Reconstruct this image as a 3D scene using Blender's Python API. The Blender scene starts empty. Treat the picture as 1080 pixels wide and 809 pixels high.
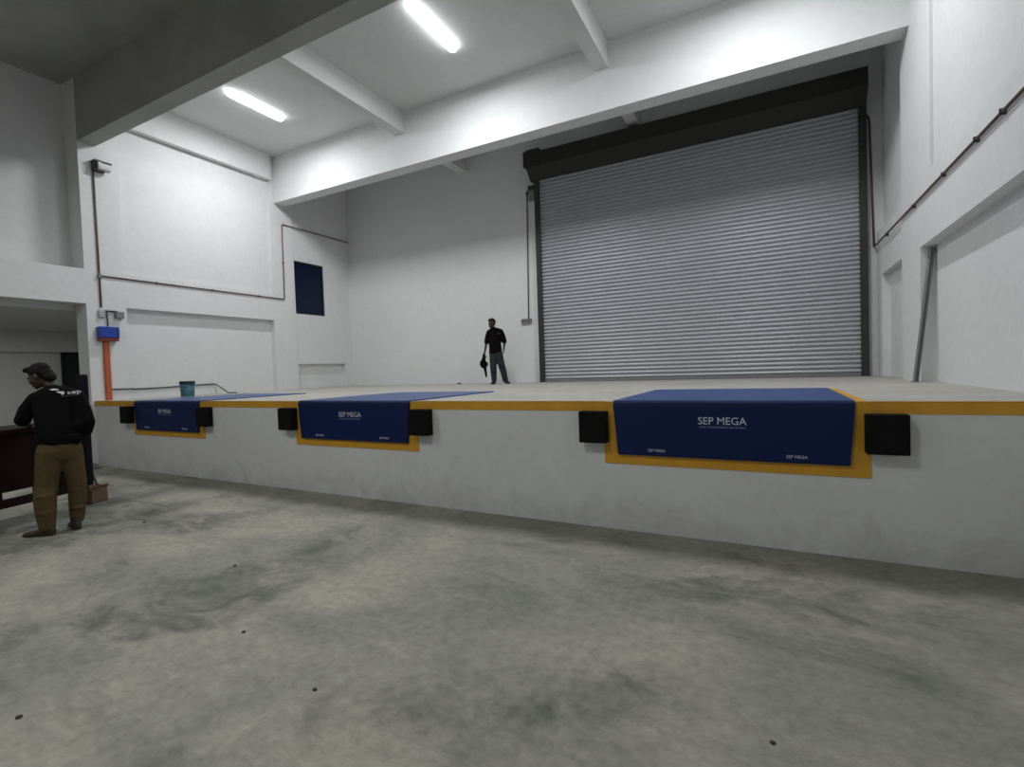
import bpy, bmesh, math, random
from mathutils import Vector, Matrix
random.seed(7)
C = bpy.context.scene.collection
XL, XR, YB = -11.65, 1.823, 6.773          # inner faces of the side walls and of the back wall
H = 1.26                                    # height of the loading dock
ZC = 7.45                                   # ceiling
XN = (-11.65, 1.823)

# ------------------------------------------------------------------ materials
def new_mat(name):
    m = bpy.data.materials.new(name); m.use_nodes = True
    return m, m.node_tree, m.node_tree.nodes['Principled BSDF']

def plain(name, col, rough=0.5, metal=0.0, noise=0.0, scale=8.0, bump=0.0, spec=None):
    m, t, b = new_mat(name)
    b.inputs['Roughness'].default_value = rough; b.inputs['Metallic'].default_value = metal
    if spec is not None: b.inputs['Specular IOR Level'].default_value = spec
    tc = t.nodes.new('ShaderNodeTexCoord'); n = t.nodes.new('ShaderNodeTexNoise')
    n.inputs['Scale'].default_value = scale; n.inputs['Detail'].default_value = 5
    t.links.new(tc.outputs['Object'], n.inputs['Vector'])
    mx = t.nodes.new('ShaderNodeMix'); mx.data_type = 'RGBA'
    mx.inputs['A'].default_value = (*[c*(1-noise) for c in col], 1); mx.inputs['B'].default_value = (*[min(1, c*(1+noise)) for c in col], 1)
    t.links.new(n.outputs['Fac'], mx.inputs['Factor']); t.links.new(mx.outputs['Result'], b.inputs['Base Color'])
    if bump:
        bp = t.nodes.new('ShaderNodeBump'); bp.inputs['Strength'].default_value = bump; bp.inputs['Distance'].default_value = 0.01
        t.links.new(n.outputs['Fac'], bp.inputs['Height']); t.links.new(bp.outputs['Normal'], b.inputs['Normal'])
    return m

def ramp(t, src, stops):
    r = t.nodes.new('ShaderNodeValToRGB'); cr = r.color_ramp
    while len(cr.elements) < len(stops): cr.elements.new(0.5)
    for e, (p, c) in zip(cr.elements, stops): e.position = p; e.color = (*c, 1) if len(c) == 3 else c
    t.links.new(src, r.inputs['Fac']); return r

def noise_node(t, vec, scale, detail=6, dist=0.0, rough=0.55):
    n = t.nodes.new('ShaderNodeTexNoise'); n.inputs['Scale'].default_value = scale
    n.inputs['Detail'].default_value = detail; n.inputs['Distortion'].default_value = dist; n.inputs['Roughness'].default_value = rough
    t.links.new(vec, n.inputs['Vector']); return n

def mapping(t, scale, rot=(0, 0, 0)):
    tc = t.nodes.new('ShaderNodeTexCoord'); mp = t.nodes.new('ShaderNodeMapping')
    mp.inputs['Scale'].default_value = scale; mp.inputs['Rotation'].default_value = rot
    t.links.new(tc.outputs['Object'], mp.inputs['Vector']); return mp.outputs['Vector']

def mixc(t, a, b, fac, mode='MIX'):
    mx = t.nodes.new('ShaderNodeMix'); mx.data_type = 'RGBA'; mx.blend_type = mode
    for s, v in (('A', a), ('B', b)):
        if isinstance(v, tuple): mx.inputs[s].default_value = (*v, 1)
        else: t.links.new(v, mx.inputs[s])
    if isinstance(fac, float): mx.inputs['Factor'].default_value = fac
    else: t.links.new(fac, mx.inputs['Factor'])
    return mx.outputs['Result']

def concrete(name, dark, mid, light, stain, rough=0.75, stain_amt=0.55, sc=1.0):
    m, t, b = new_mat(name)
    v = mapping(t, (0.55*sc, 0.8*sc, 1), (0, 0, 0.35))
    n1 = noise_node(t, v, 1.25, 9, 0.5, 0.66)
    r1 = ramp(t, n1.outputs['Fac'], [(0.28, dark), (0.5, mid), (0.72, light)])
    n2 = noise_node(t, v, 3.2, 8, 1.2, 0.65)
    r2 = ramp(t, n2.outputs['Fac'], [(0.35, (0, 0, 0)), (0.62, (1, 1, 1))])
    n3 = noise_node(t, v, 0.95, 6, 0.7, 0.6)
    r3 = ramp(t, n3.outputs['Fac'], [(0.50, (0, 0, 0)), (0.60, (1, 1, 1))])
    mul = t.nodes.new('ShaderNodeMath'); mul.operation = 'MULTIPLY'
    t.links.new(r2.outputs['Color'], mul.inputs[0]); t.links.new(r3.outputs['Color'], mul.inputs[1])
    mul2 = t.nodes.new('ShaderNodeMath'); mul2.operation = 'MULTIPLY'; mul2.inputs[1].default_value = stain_amt
    t.links.new(mul.outputs[0], mul2.inputs[0])
    c = mixc(t, r1.outputs['Color'], stain, mul2.outputs[0])
    v2 = mapping(t, (1, 1, 1)); n4 = noise_node(t, v2, 14, 8, 0.3, 0.7)
    r4 = ramp(t, n4.outputs['Fac'], [(0.3, (0.70, 0.70, 0.70)), (0.7, (1.18, 1.18, 1.18))])
    c = mixc(t, c, r4.outputs['Color'], 0.8, 'MULTIPLY')
    # thin trowel scratches
    v3 = mapping(t, (0.25, 2.2, 1), (0, 0, -0.5)); n5 = noise_node(t, v3, 2.2, 6, 1.6, 0.6)
    r5 = ramp(t, n5.outputs['Fac'], [(0.485, (0, 0, 0)), (0.5, (1, 1, 1)), (0.515, (0, 0, 0))])
    m5 = t.nodes.new('ShaderNodeMath'); m5.operation = 'MULTIPLY'; m5.inputs[1].default_value = 0.16
    t.links.new(r5.outputs['Color'], m5.inputs[0])
    c = mixc(t, c, stain, m5.outputs[0])
    t.links.new(c, b.inputs['Base Color'])
    b.inputs['Roughness'].default_value = rough; b.inputs['Specular IOR Level'].default_value = 0.3
    bp = t.nodes.new('ShaderNodeBump'); bp.inputs['Strength'].default_value = 0.25; bp.inputs['Distance'].default_value = 0.01
    t.links.new(n4.outputs['Fac'], bp.inputs['Height']); t.links.new(bp.outputs['Normal'], b.inputs['Normal'])
    return m

def plaster(name, col, dirt, amt=0.25, low=None):
    m, t, b = new_mat(name)
    v = mapping(t, (1, 1, 1)); n1 = noise_node(t, v, 0.7, 6, 0.5); n2 = noise_node(t, v, 9, 8, 0.2, 0.7)
    r1 = ramp(t, n1.outputs['Fac'], [(0.42, (0, 0, 0)), (0.75, (amt, amt, amt))])
    c = mixc(t, col, dirt, r1.outputs['Color'])
    r2 = ramp(t, n2.outputs['Fac'], [(0.3, (0.95, 0.95, 0.95)), (0.7, (1.03, 1.03, 1.03))])
    c = mixc(t, c, r2.outputs['Color'], 1.0, 'MULTIPLY')
    if low:   # splashes and scuffs close to the floor
        v2 = mapping(t, (1.6, 1.6, 1.6)); n3 = noise_node(t, v2, 1.4, 8, 1.0, 0.7)
        sx = t.nodes.new('ShaderNodeSeparateXYZ'); t.links.new(mapping(t, (1, 1, 1)), sx.inputs[0])
        mr = t.nodes.new('ShaderNodeMapRange'); mr.inputs['From Min'].default_value = 0.0; mr.inputs['From Max'].default_value = 0.55
        mr.inputs['To Min'].default_value = 0.30; mr.inputs['To Max'].default_value = 0.0
        t.links.new(sx.outputs['Z'], mr.inputs['Value'])
        ad = t.nodes.new('ShaderNodeMath'); ad.operation = 'ADD'; t.links.new(n3.outputs['Fac'], ad.inputs[0]); t.links.new(mr.outputs[0], ad.inputs[1])
        r3 = ramp(t, ad.outputs[0], [(0.62, (0, 0, 0)), (0.95, (0.6, 0.6, 0.6))])
        c = mixc(t, c, low, r3.outputs['Color'])
    t.links.new(c, b.inputs['Base Color']); b.inputs['Roughness'].default_value = 0.8; b.inputs['Specular IOR Level'].default_value = 0.25
    bp = t.nodes.new('ShaderNodeBump'); bp.inputs['Strength'].default_value = 0.15; bp.inputs['Distance'].default_value = 0.008
    t.links.new(n2.outputs['Fac'], bp.inputs['Height']); t.links.new(bp.outputs['Normal'], b.inputs['Normal'])
    return m

def emit(name, col, s):
    m, t, b = new_mat(name)
    b.inputs['Base Color'].default_value = (*col, 1); b.inputs['Emission Color'].default_value = (*col, 1); b.inputs['Emission Strength'].default_value = s
    return m

WALL = (0.74, 0.745, 0.745)
M = dict(
    wall=plaster('white_wall_paint', WALL, (0.63, 0.64, 0.635), 0.3),
    ceil=plaster('ceiling_paint', (0.68, 0.69, 0.68), (0.58, 0.59, 0.58), 0.4),
    darkplaster=plaster('dark_near_plaster', (0.40, 0.405, 0.375), (0.29, 0.295, 0.265), 0.8),  # darker tone that keeps the near beam and near ceiling dark
    dock=plaster('dock_wall_paint', (0.66, 0.665, 0.67), (0.56, 0.56, 0.56), 0.5, (0.40, 0.40, 0.38)),
    floor=concrete('hall_concrete', (0.17, 0.175, 0.155), (0.275, 0.27, 0.233), (0.40, 0.38, 0.315), (0.075, 0.08, 0.07), 0.72, 0.75),
    top=concrete('dock_concrete', (0.38, 0.37, 0.34), (0.46, 0.44, 0.41), (0.52, 0.50, 0.465), (0.36, 0.35, 0.33), 0.7, 0.3),
    yellow=plain('safety_yellow', (0.60, 0.30, 0.018), 0.5, 0, 0.18, 5, 0.1),
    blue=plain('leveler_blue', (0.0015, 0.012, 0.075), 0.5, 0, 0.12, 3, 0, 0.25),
    deck=plain('deck_blue', (0.002, 0.048, 0.23), 0.34, 0.0, 0.25, 22, 0.12, 0.45),
    black=plain('bumper_rubber', (0.006, 0.006, 0.006), 0.85, 0, 0.3, 12, 0.2, 0.15),
    seam=plain('dark_gap', (0.008, 0.012, 0.03), 0.6),
    white=plain('white_lettering', (0.55, 0.58, 0.68), 0.5),
    dimwhite=plain('faded_lettering', (0.10, 0.13, 0.24), 0.5),
    galv=plain('galvanised_slats', (0.45, 0.46, 0.49), 0.45, 0.35, 0.06, 3),
    hood=plain('dark_hood_steel', (0.032, 0.031, 0.029), 0.6, 0.0, 0.1, 3, 0, 0.3),
    rail=plain('guide_rail_steel', (0.032, 0.032, 0.032), 0.5, 0.1, 0.1, 3),
    conduit=plain('conduit_brown', (0.13, 0.09, 0.078), 0.5, 0, 0.15, 4),
    darkmetal=plain('dark_fitting', (0.05, 0.045, 0.045), 0.5, 0.2),
    greybox=plain('grey_fitting', (0.22, 0.21, 0.21), 0.5, 0.1),
    lamp=plain('floodlight_grey', (0.45, 0.45, 0.46), 0.35, 0.3),
    boxblue=plain('control_box_blue', (0.008, 0.055, 0.36), 0.4, 0, 0.2, 6),
    orange=plain('orange_trunking', (0.46, 0.105, 0.04), 0.5, 0, 0.12, 5),
    pane=plain('night_glass', (0.003, 0.006, 0.030), 0.2, 0, 0, 8, 0, 0.25),
    frame=plain('window_frame_navy', (0.004, 0.005, 0.018), 0.4),
    cable=plain('black_cable', (0.03, 0.03, 0.03), 0.6),
    teal=plain('teal_paint_tin', (0.03, 0.13, 0.17), 0.5, 0, 0.55, 14),
    tealtop=plain('dark_tin_rim', (0.006, 0.012, 0.02), 0.5),
    steel=plain('grey_steel_bar', (0.23, 0.235, 0.235), 0.5, 0.2, 0.1),
    maroon=plain('maroon_bench_wood', (0.015, 0.0035, 0.004), 0.7, 0, 0.3, 6, 0, 0.12),
    maroonrail=plain('bench_rail', (0.015, 0.006, 0.006), 0.7, 0, 0, 8, 0, 0.12),
    post=plain('black_post', (0.006, 0.006, 0.010), 0.7, 0, 0, 8, 0, 0.15),
    door=plain('charcoal_door', (0.018, 0.018, 0.022), 0.5),
    card=plain('brown_cardboard', (0.17, 0.105, 0.07), 0.85, 0, 0.35, 9),
    stick=plain('wooden_stick', (0.22, 0.13, 0.08), 0.7, 0, 0.2, 10),
    skin=plain('brown_skin', (0.045, 0.026, 0.020), 0.6, 0, 0.1, 10),
    shirt=plain('black_cotton', (0.0045, 0.0035, 0.0042), 0.9, 0, 0.3, 20, 0.3, 0.1),
    khaki=plain('khaki_cotton', (0.082, 0.057, 0.024), 0.85, 0, 0.3, 12, 0.3, 0.2),
    jeans=plain('washed_denim', (0.030, 0.034, 0.041), 0.85, 0, 0.85, 11, 0.3, 0.2),
    hair=plain('black_hair', (0.008, 0.006, 0.006), 0.8, 0, 0.3, 40, 0.4, 0.2),
    shoe=plain('brown_shoe', (0.028, 0.018, 0.012), 0.7),
    blackshoe=plain('black_shoe', (0.008, 0.008, 0.008), 0.7),
    eye=plain('eye_dark', (0.01, 0.008, 0.008), 0.3),
    lips=plain('lips', (0.07, 0.03, 0.026), 0.6),
    print=plain('shirt_print', (0.62, 0.62, 0.64), 0.8),
    dimprint=plain('dim_shirt_print', (0.06, 0.05, 0.06), 0.8),
    redprint=plain('red_shirt_print', (0.30, 0.12, 0.11), 0.8),
    batten=plain('lamp_batten', (0.7, 0.7, 0.7), 0.5),
    led=emit('led_tube', (0.96, 0.99, 1.0), 11.0),
    stone=plain('dark_chip', (0.03, 0.028, 0.025), 0.9, 0, 0.4, 30),
    rubble=plain('grey_rubble', (0.22, 0.22, 0.21), 0.9, 0, 0.4, 20),
)

# ------------------------------------------------------------------ mesh helpers
def attach(o, parent):
    """mesh written in world metres -> local to the thing it belongs to"""
    if not parent: return
    q, w_ = parent, Vector()
    while q: w_ += q.location; q = q.parent
    o.data.transform(Matrix.Translation(-w_)); o.parent = parent
def link_bm(name, bm, mat, parent=None, smooth=False):
    me = bpy.data.meshes.new(name); bmesh.ops.recalc_face_normals(bm, faces=bm.faces[:]); bm.to_mesh(me); bm.free()
    me.materials.append(M[mat] if isinstance(mat, str) else mat)
    if smooth:
        for p in me.polygons: p.use_smooth = True
    o = bpy.data.objects.new(name, me); C.objects.link(o)
    attach(o, parent)
    return o
def box(bm, a, b, bev=0.0):
    a, b = [min(p, q) for p, q in zip(a, b)], [max(p, q) for p, q in zip(a, b)]
    r = bmesh.ops.create_cube(bm, size=1)
    for v in r['verts']:
        v.co = Vector([(a[i]+b[i])/2 + v.co[i]*(b[i]-a[i]) for i in range(3)])
    if bev:
        es = list({e for v in r['verts'] for e in v.link_edges})
        bmesh.ops.bevel(bm, geom=es, offset=bev, segments=2, affect='EDGES', profile=0.5)
    return bm
def boxes(*bs, bev=0.0):
    bm = bmesh.new()
    for a, b in bs: box(bm, a, b, bev)
    return bm
def prism(bm, prof, axis, lo, hi):
    """extrude a closed 2-D outline along an axis (0: outline in y,z; 1: x,z; 2: x,y)"""
    def p3(p, t):
        return Vector((t, p[0], p[1])) if axis == 0 else Vector((p[0], t, p[1])) if axis == 1 else Vector((p[0], p[1], t))
    A = [bm.verts.new(p3(p, lo)) for p in prof]; B = [bm.verts.new(p3(p, hi)) for p in prof]
    n = len(prof)
    bm.faces.new(A); bm.faces.new(B[::-1])
    for i in range(n): bm.faces.new((A[i], B[i], B[(i+1) % n], A[(i+1) % n]))
    return bm
def tube(bm, pts, r, seg=10, radii=None):
    pts = [Vector(p) for p in pts]; rings = []
    up = Vector((0.13, 0.21, 0.97)).normalized()
    for i, p in enumerate(pts):
        d = (pts[min(i+1, len(pts)-1)] - pts[max(i-1, 0)]).normalized()
        a = d.cross(up)
        if a.length < 0.05: a = d.cross(Vector((1, 0.1, 0)))
        a.normalize(); b = d.cross(a)
        k = 1.0
        if 0 < i < len(pts)-1:
            c = (pts[i+1]-pts[i]).normalized().dot((pts[i]-pts[i-1]).normalized()); k = 1/max(0.6, math.sqrt((1+c)/2))
        rr = (radii[i] if radii else r)
        rings.append([bm.verts.new(p + (a*math.cos(2*math.pi*j/seg) + b*math.sin(2*math.pi*j/seg))*rr*(k if k < 1.2 else 1.2)) for j in range(seg)])
    for q, s in zip(rings, rings[1:]):
        for j in range(seg): bm.faces.new((q[j], q[(j+1) % seg], s[(j+1) % seg], s[j]))
    bm.faces.new(rings[0][::-1]); bm.faces.new(rings[-1])
    return bm
def tag(o, label=None, cat=None, group=None, kind=None):
    if label: o['label'] = label
    if cat: o['category'] = cat
    if group: o['group'] = group
    if kind: o['kind'] = kind
    return o
def empty(name, loc, label, cat, group=None):
    o = bpy.data.objects.new(name, None); C.objects.link(o); o.location = loc; o.empty_display_size = 0.1
    return tag(o, label, cat, group)
def struct(name, bm, mat, parent=None):
    o = link_bm(name, bm, mat, parent)
    if not parent: o['kind'] = 'structure'
    return o

# ------------------------------------------------------------------ the hall
YN = -9.5
struct('floor', boxes(((-18, YN-.3, -0.3), (XR+.6, 0.02, 0)), ((-18, 0, -0.3), (XL-.35, 3.3, 0))), 'floor')
# raised dock: white painted wall and concrete top, one body each
struct('wall_dock', boxes(((XL-.3, 0, -0.1), (XR+.4, 0.3, H-0.012))), 'dock')
struct('floor_dock', boxes(((XL-.3, 0.002, H-0.14), (XR+.4, YB+.2, H))), 'top')
struct('ceiling', boxes(((XL-.8, -0.05, ZC), (XR+.6, YB+.5, ZC+.25))), 'ceil')
struct('ceiling_near', boxes(((XL-.8, YN-.3, ZC), (XR+.6, -0.051, ZC+.25))), 'darkplaster')
struct('wall_back', boxes(((XL-.5, YB, 0), (XR+.5, YB+.3, ZC))), 'wall')

wl = bmesh.new()
T = .45
for a, b in [
    ((XL-.42, -0.05, 0), (XL, 0.62, 3.155)), ((XL-.8, -0.05, 3.155), (XL, 0.62, ZC)),                       # column beside the dock edge
    ((XL-T, 0.62, 3.13), (XL, 4.03, 3.83)),                   # wall beam
    ((XL-T, 0.62, 3.83), (XL-.045, 4.03, ZC)),                # upper panel
    ((XL-T, 0.62, H), (XL-.15, 4.03, 3.13)),                  # lower panel
    ((XL-T, 4.03, H-.1), (XL, 4.72, ZC)),                     # column at the big beam
    ((XL-T, 4.72, 4.85), (XL-.03, YB, ZC)),                   # around the window
    ((XL-T, 4.72, 3.37), (XL-.03, 4.75, 4.85)),
    ((XL-T, 5.79, 3.37), (XL-.03, YB, 4.85)),
    ((XL-T, 4.72, 1.96), (XL-.03, YB, 3.37)),
    ((XL-T, 4.72, H), (XL-.03, 4.76, 1.96)),
    ((XL-T, 6.48, H), (XL-.03, YB, 1.96)),
    ((XL-T, 4.76, H), (XL-.15, 6.48, 1.96)),                  # low niche
    ((XL-.45, -4.7, 3.155), (XL, -0.05, 3.82)),               # lintel over the opening
    ((XL-.8, -4.7, 3.82), (XL-.5, -0.05, ZC)),                # deep upper panel
    ((XL-.8, -5.4, 0), (XL, -4.7, ZC)),
    ((XL-.8, YN-.3, 0), (XL, -5.4, ZC)),
]: box(wl, a, b)
struct('wall_left', wl, 'wall')
struct('trim_1', boxes(((XL-.02, 0.62, 6.81), (XL+.12, 4.03, ZC))), 'wall')            # beam along the top of the left wall
wr = bmesh.new()
for a, b in [
    ((XR, 3.70, H-.1), (XR+.4, 4.72, ZC)),
    ((XR, -0.05, 3.06), (XR+.4, 3.70, 3.95)),
    ((XR+.035, -0.05, 3.95), (XR+.4, 3.20, ZC)),
    ((XR, 3.20, 3.95), (XR+.4, 3.70, ZC)),
    ((XR+.16, 0.62, H), (XR+.4, 3.70, 3.06)),
    ((XR, -0.05, 0), (XR+.4, 0.62, 3.06)),
    ((XR+.03, 4.72, 3.12), (XR+.4, YB, 3.95)), ((XR+.13, 4.72, 3.95), (XR+.4, YB, ZC)),
    ((XR+.15, 4.72, H), (XR+.4, 6.38, 3.12)),
    ((XR+.03, 6.38, H), (XR+.4, YB, 3.12)),
    ((XR, YN-.3, 0), (XR+.4, -0.05, ZC)),
]: box(wr, a, b)
struct('wall_right', wr, 'wall')
struct('wall_front', boxes(((XL-.8, YN-.3, 0), (XR+.4, YN, ZC))), 'wall')
struct('trim_2', boxes(((XL, -0.05, 6.254), (XR, 0.24, ZC))), 'darkplaster')                 # near cross beam
struct('trim_3', boxes(((XL, 4.171, 6.254), (XR, 4.51, ZC))), 'wall')                # big cross beam above the dock
for i, x in enumerate((-7.18, -2.48)):
    struct('trim_%d' % (4+i), boxes(((x-.25, 0.24, 7.0), (x, 4.171, ZC)), ((x-.25, 4.51, 7.0), (x, YB, ZC))), 'ceil')
# side room beyond the opening on the left
struct('wall_side_room', boxes(((-17.9, -4.9, 0), (-17.5, 3.3, 3.1)), ((-17.5, -4.9, 2.50), (-17.25, 3.3, 3.05)),
                               ((-17.9, 3.2, 0), (XL-.4, 3.5, 3.1)), ((-17.9, -5.1, 0), (XL-.4, -4.8, 3.1))), 'wall')
struct('ceiling_side_room', boxes(((-17.9, -5.1, 3.05), (XL-.44, 3.5, 3.3))), 'ceil')
d2 = struct('door_1', boxes(((-17.5, 1.70, 0), (-17.43, 2.65, 2.46))), 'door')
link_bm('door_handle', boxes(((-17.43, 2.48, 1.02), (-17.37, 2.56, 1.06))), 'greybox', d2)
link_bm('door_frame', boxes(((-17.5, 1.64, 0), (-17.40, 1.70, 2.50)), ((-17.5, 2.65, 0), (-17.40, 2.71, 2.50)), ((-17.5, 1.64, 2.46), (-17.40, 2.71, 2.52))), 'frame', d2)
# night window
w = struct('window_1', boxes(((XL-.13, 4.75, 3.37), (XL-.08, 4.79, 4.85)), ((XL-.13, 5.75, 3.37), (XL-.08, 5.79, 4.85)),
                             ((XL-.13, 4.79, 3.37), (XL-.08, 5.75, 3.41)), ((XL-.13, 4.79, 4.81), (XL-.08, 5.75, 4.85))), 'frame')
link_bm('window_pane', boxes(((XL-.12, 4.79, 3.41), (XL-.10, 5.75, 4.81))), 'pane', w)
# yellow edge band of the dock, cut out around the three leveler pits
CX = (-9.165, -4.85, -0.373)
LW, LD = 0.975, 2.07
bm = bmesh.new(); xs = [XL]
for c in CX: xs += [c-1.08, c+1.08]
xs.append(XR)
for a, b in zip(xs[::2], xs[1::2]):
    box(bm, (a, -0.006, H-.092), (b, 0.0, H+.004)); box(bm, (a, -0.006, H), (b, 0.055, H+.004))
struct('trim_6', bm, 'yellow')

# ------------------------------------------------------------------ dock levelers
def text_mesh(name, body, size, mat, parent, loc, rot=(math.pi/2, 0, 0), width=None, bold=0.0, mtx=None, shear=0.0, wrap=False):
    cu = bpy.data.curves.new(name, 'FONT'); cu.body = body; cu.size = size; cu.align_x = 'CENTER'; cu.align_y = 'BOTTOM_BASELINE'
    cu.extrude = 0.0012; cu.offset = bold; cu.shear = shear; cu.resolution_u = 4
    t = bpy.data.objects.new('tmp', cu); C.objects.link(t)
    me = bpy.data.meshes.new_from_object(t.evaluated_get(bpy.context.evaluated_depsgraph_get()))
    bpy.data.objects.remove(t)
    me.name = name; me.materials.clear(); me.materials.append(M[mat])
    if width:
        xs_ = [v.co.x for v in me.vertices]; k = width/(max(xs_)-min(xs_)); c = (max(xs_)+min(xs_))/2
        for v in me.vertices: v.co.x = (v.co.x-c)*k
    from mathutils import Euler
    me.transform(mtx if mtx else Matrix.Translation(loc) @ Euler(rot).to_matrix().to_4x4())
    if wrap: drape(me)
    o = bpy.data.objects.new(name, me); C.objects.link(o)
    attach(o, parent)
    return o
def leveler(label):
    """built round x = 0, then moved"""
    root = empty('dock_leveler', (0, 0, H), label, 'dock leveler', 'blue dock levelers along the dock edge')
    bm = boxes(((-LW, 0.0, H), (LW, LD, H+.014)))
    link_bm('deck_plate', bm, 'deck', root)
    # lip plate hanging down in front, sides drawn in a little towards the bottom, rounded at the hinge
    bm = bmesh.new()
    pr = [(-.010, H+.013), (-.024, H+.008), (-.038, H-.008), (-.042, H-.035), (-.040, H-.49), (-.036, H-.51), (-.014, H-.51), (-.012, H-.05)]
    xw = [LW, LW, LW, LW, LW-.035, LW-.037, LW-.037, LW]
    L_ = [bm.verts.new((-x, y, z)) for x, (y, z) in zip(xw, pr)]; R_ = [bm.verts.new((x, y, z)) for x, (y, z) in zip(xw, pr)]
    bm.faces.new(L_); bm.faces.new(R_[::-1])
    for i in range(8): bm.faces.new((L_[i], R_[i], R_[(i+1) % 8], L_[(i+1) % 8]))
    lip = link_bm('lip_plate', bm, 'blue', root)
    bm = boxes(((-LW+.01, -.0428, H-.042), (LW-.01, -.036, H-.036)))
    link_bm('hinge_seam', bm, 'seam', lip)
    text_mesh('lettering', 'SEP MEGA', 0.092, 'white', lip, (0, -.0420, H-.198), width=.395, bold=0.0)
    bm = bmesh.new(); x = -.19
    rr = random.Random(3)
    while x < .185:
        wd = rr.uniform(.010, .022); box(bm, (x, -.0420, H-.232), (min(.19, x+wd), -.0405, H-.216)); x += wd + (.005 if rr.random() > .15 else .012)
    link_bm('small_print', bm, 'dimwhite', lip)
    for sx in (-.57, .57): text_mesh('lettering', 'SEP MEGA', 0.036, 'white', lip, (sx, -.0408, H-.468), width=.155, bold=0.0)
    # yellow border painted round the pit: on the wall face, and strips on the dock top beside the deck
    bm = boxes(((-1.08, -.008, H-.605), (-.90, 0, H-.02)), ((.90, -.008, H-.605), (1.08, 0, H-.02)), ((-1.08, -.008, H-.02), (-.98, 0, H+.004)), ((.98, -.008, H-.02), (1.08, 0, H+.004)), ((-.90, -.008, H-.605), (.90, 0, H-.49)))
    link_bm('pit_border', bm, 'yellow', root)
    return root
def copy_tree(o, parent=None):
    c = o.copy(); C.objects.link(c)
    if parent: c.parent = parent
    for ch in list(o.children): copy_tree(ch, c)
    return c
LAB = ['smallest looking blue dock leveler, farthest along the dock beside the orange post',
       'middle blue dock leveler, standing between the other two on the dock edge',
       'largest looking blue dock leveler, in front of the roller shutter']
lv = leveler(LAB[0])
for i, x in enumerate(CX):
    o = lv if i == 0 else copy_tree(lv)
    o.location = (x, 0, H); o['label'] = LAB[i]
link_bm('side_stripe', boxes(((CX[2]+.978, 0.0, H), (CX[2]+1.06, LD+.03, H+.005))), 'yellow', o)

def bumper():
    root = empty('dock_bumper', (0, 0, 0.863), '', 'bumper', 'black rubber dock bumpers beside the levelers')
    bm = boxes(((-.135, -.125, .863), (.135, -.0085, 1.172)), bev=.008)
    link_bm('rubber_block', bm, 'black', root)
    for sx in (-.07, .07):
        for z in (.94, 1.10):
            bm = bmesh.new(); r = bmesh.ops.create_cone(bm, cap_ends=True, segments=10, radius1=.014, radius2=.014, depth=.006)
            bmesh.ops.transform(bm, verts=r['verts'], matrix=Matrix.Translation((sx, -.127, z)) @ Matrix.Rotation(math.pi/2, 4, 'X'))
            link_bm('bolt_head', bm, 'black', root)
    return root
BL = [(-1, 0, 'black bumper at the end of the dock nearest the orange post'),
      (1, 0, 'black bumper on the shutter side of the farthest small leveler'),
      (-1, 1, 'black bumper on the orange post side of the middle leveler'),
      (1, 1, 'black bumper on the shutter side of the middle leveler'),
      (-1, 2, 'black bumper on the orange post side of the largest leveler'),
      (1, 2, 'biggest looking black bumper, nearest the right wall')]
bp = bumper()
for i, (s, k, lab) in enumerate(BL):
    o = bp if i == 0 else copy_tree(bp)
    o.location = (CX[k] + s*1.17, 0, .863); o['label'] = lab

# ------------------------------------------------------------------ roller shutter
rs = empty('roller_shutter', ((-5.116+1.658)/2, YB, H), 'tall closed grey corrugated roller shutter with a dark hood', 'roller shutter')
X0, X1 = -5.116, 1.690
bm = bmesh.new()
prof = []; z = H+.06; n = 58; dz = (6.50-z)/n
for i in range(n):
    zz = z+i*dz
    for f, d in ((0.0, .0), (.16, .0), (.20, .022), (.28, .034), (.42, .038), (.60, .036), (.80, .026), (.97, .0)):
        prof.append((YB-.078-d, zz+f*dz))
prof += [(YB-.078, 6.50), (YB-.06, 6.50), (YB-.06, z)]
prism(bm, prof, 0, X0+.06, X1-.07)
link_bm('slat_curtain', bm, 'galv', rs)
link_bm('bottom_bar', boxes(((X0+.07, YB-.13, H+.003), (X1-.07, YB-.06, H+.06)), bev=.006), 'steel', rs)
for a, b in ((X0-.01, X0+.12), (X1-.125, X1)):
    g = link_bm('guide_rail', boxes(((a, YB-.16, H+.002), (b, YB-.001, 6.46)), bev=.004), 'rail', rs)
bm = bmesh.new()
hp = [(YB-.001, 6.85), (YB-.34, 6.92), (YB-.40, 6.88), (YB-.40, 6.55), (YB-.17, 6.30), (YB-.001, 6.30)]
prism(bm, hp, 0, X0-.10, 1.685)
link_bm('hood', bm, 'hood', rs)
link_bm('end_bracket', boxes(((X0-.17, YB-.41, 6.57), (X0-.09, YB-.01, 6.94)), ((X0-.09, YB-.415, 6.57), (X0+.25, YB-.30, 6.965)), bev=.006), 'hood', rs)

# ------------------------------------------------------------------ conduits, boxes, floodlight
def bend(pts, r=.06):
    out = [Vector(pts[0])]
    for a, b, c in zip(pts, pts[1:], pts[2:]):
        a, b, c = Vector(a), Vector(b), Vector(c)
        p, q = b+(a-b).normalized()*r, b+(c-b).normalized()*r
        for t in (0, .33, .67, 1): out.append(p*(1-t)**2 + b*2*t*(1-t) + q*t*t)
    out.append(Vector(pts[-1])); return out
def clips(parent, pts):
    for p, s in pts: link_bm('clip', boxes((tuple(p[i]-s[i] for i in range(3)), tuple(p[i]+s[i] for i in range(3)))), 'darkmetal', parent)
e = empty('conduit_pipe', (XL+.03, 0.18, 3.0), 'long thin brown conduit running from the floodlight along the left wall to the far corner', 'conduit', 'thin conduits on the walls')
r = .016; x = XL+r+.002
bm = tube(bmesh.new(), bend([(x, .178, 5.76), (x, .183, 3.10)]), r); link_bm('riser', bm, 'conduit', e, True)
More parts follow.
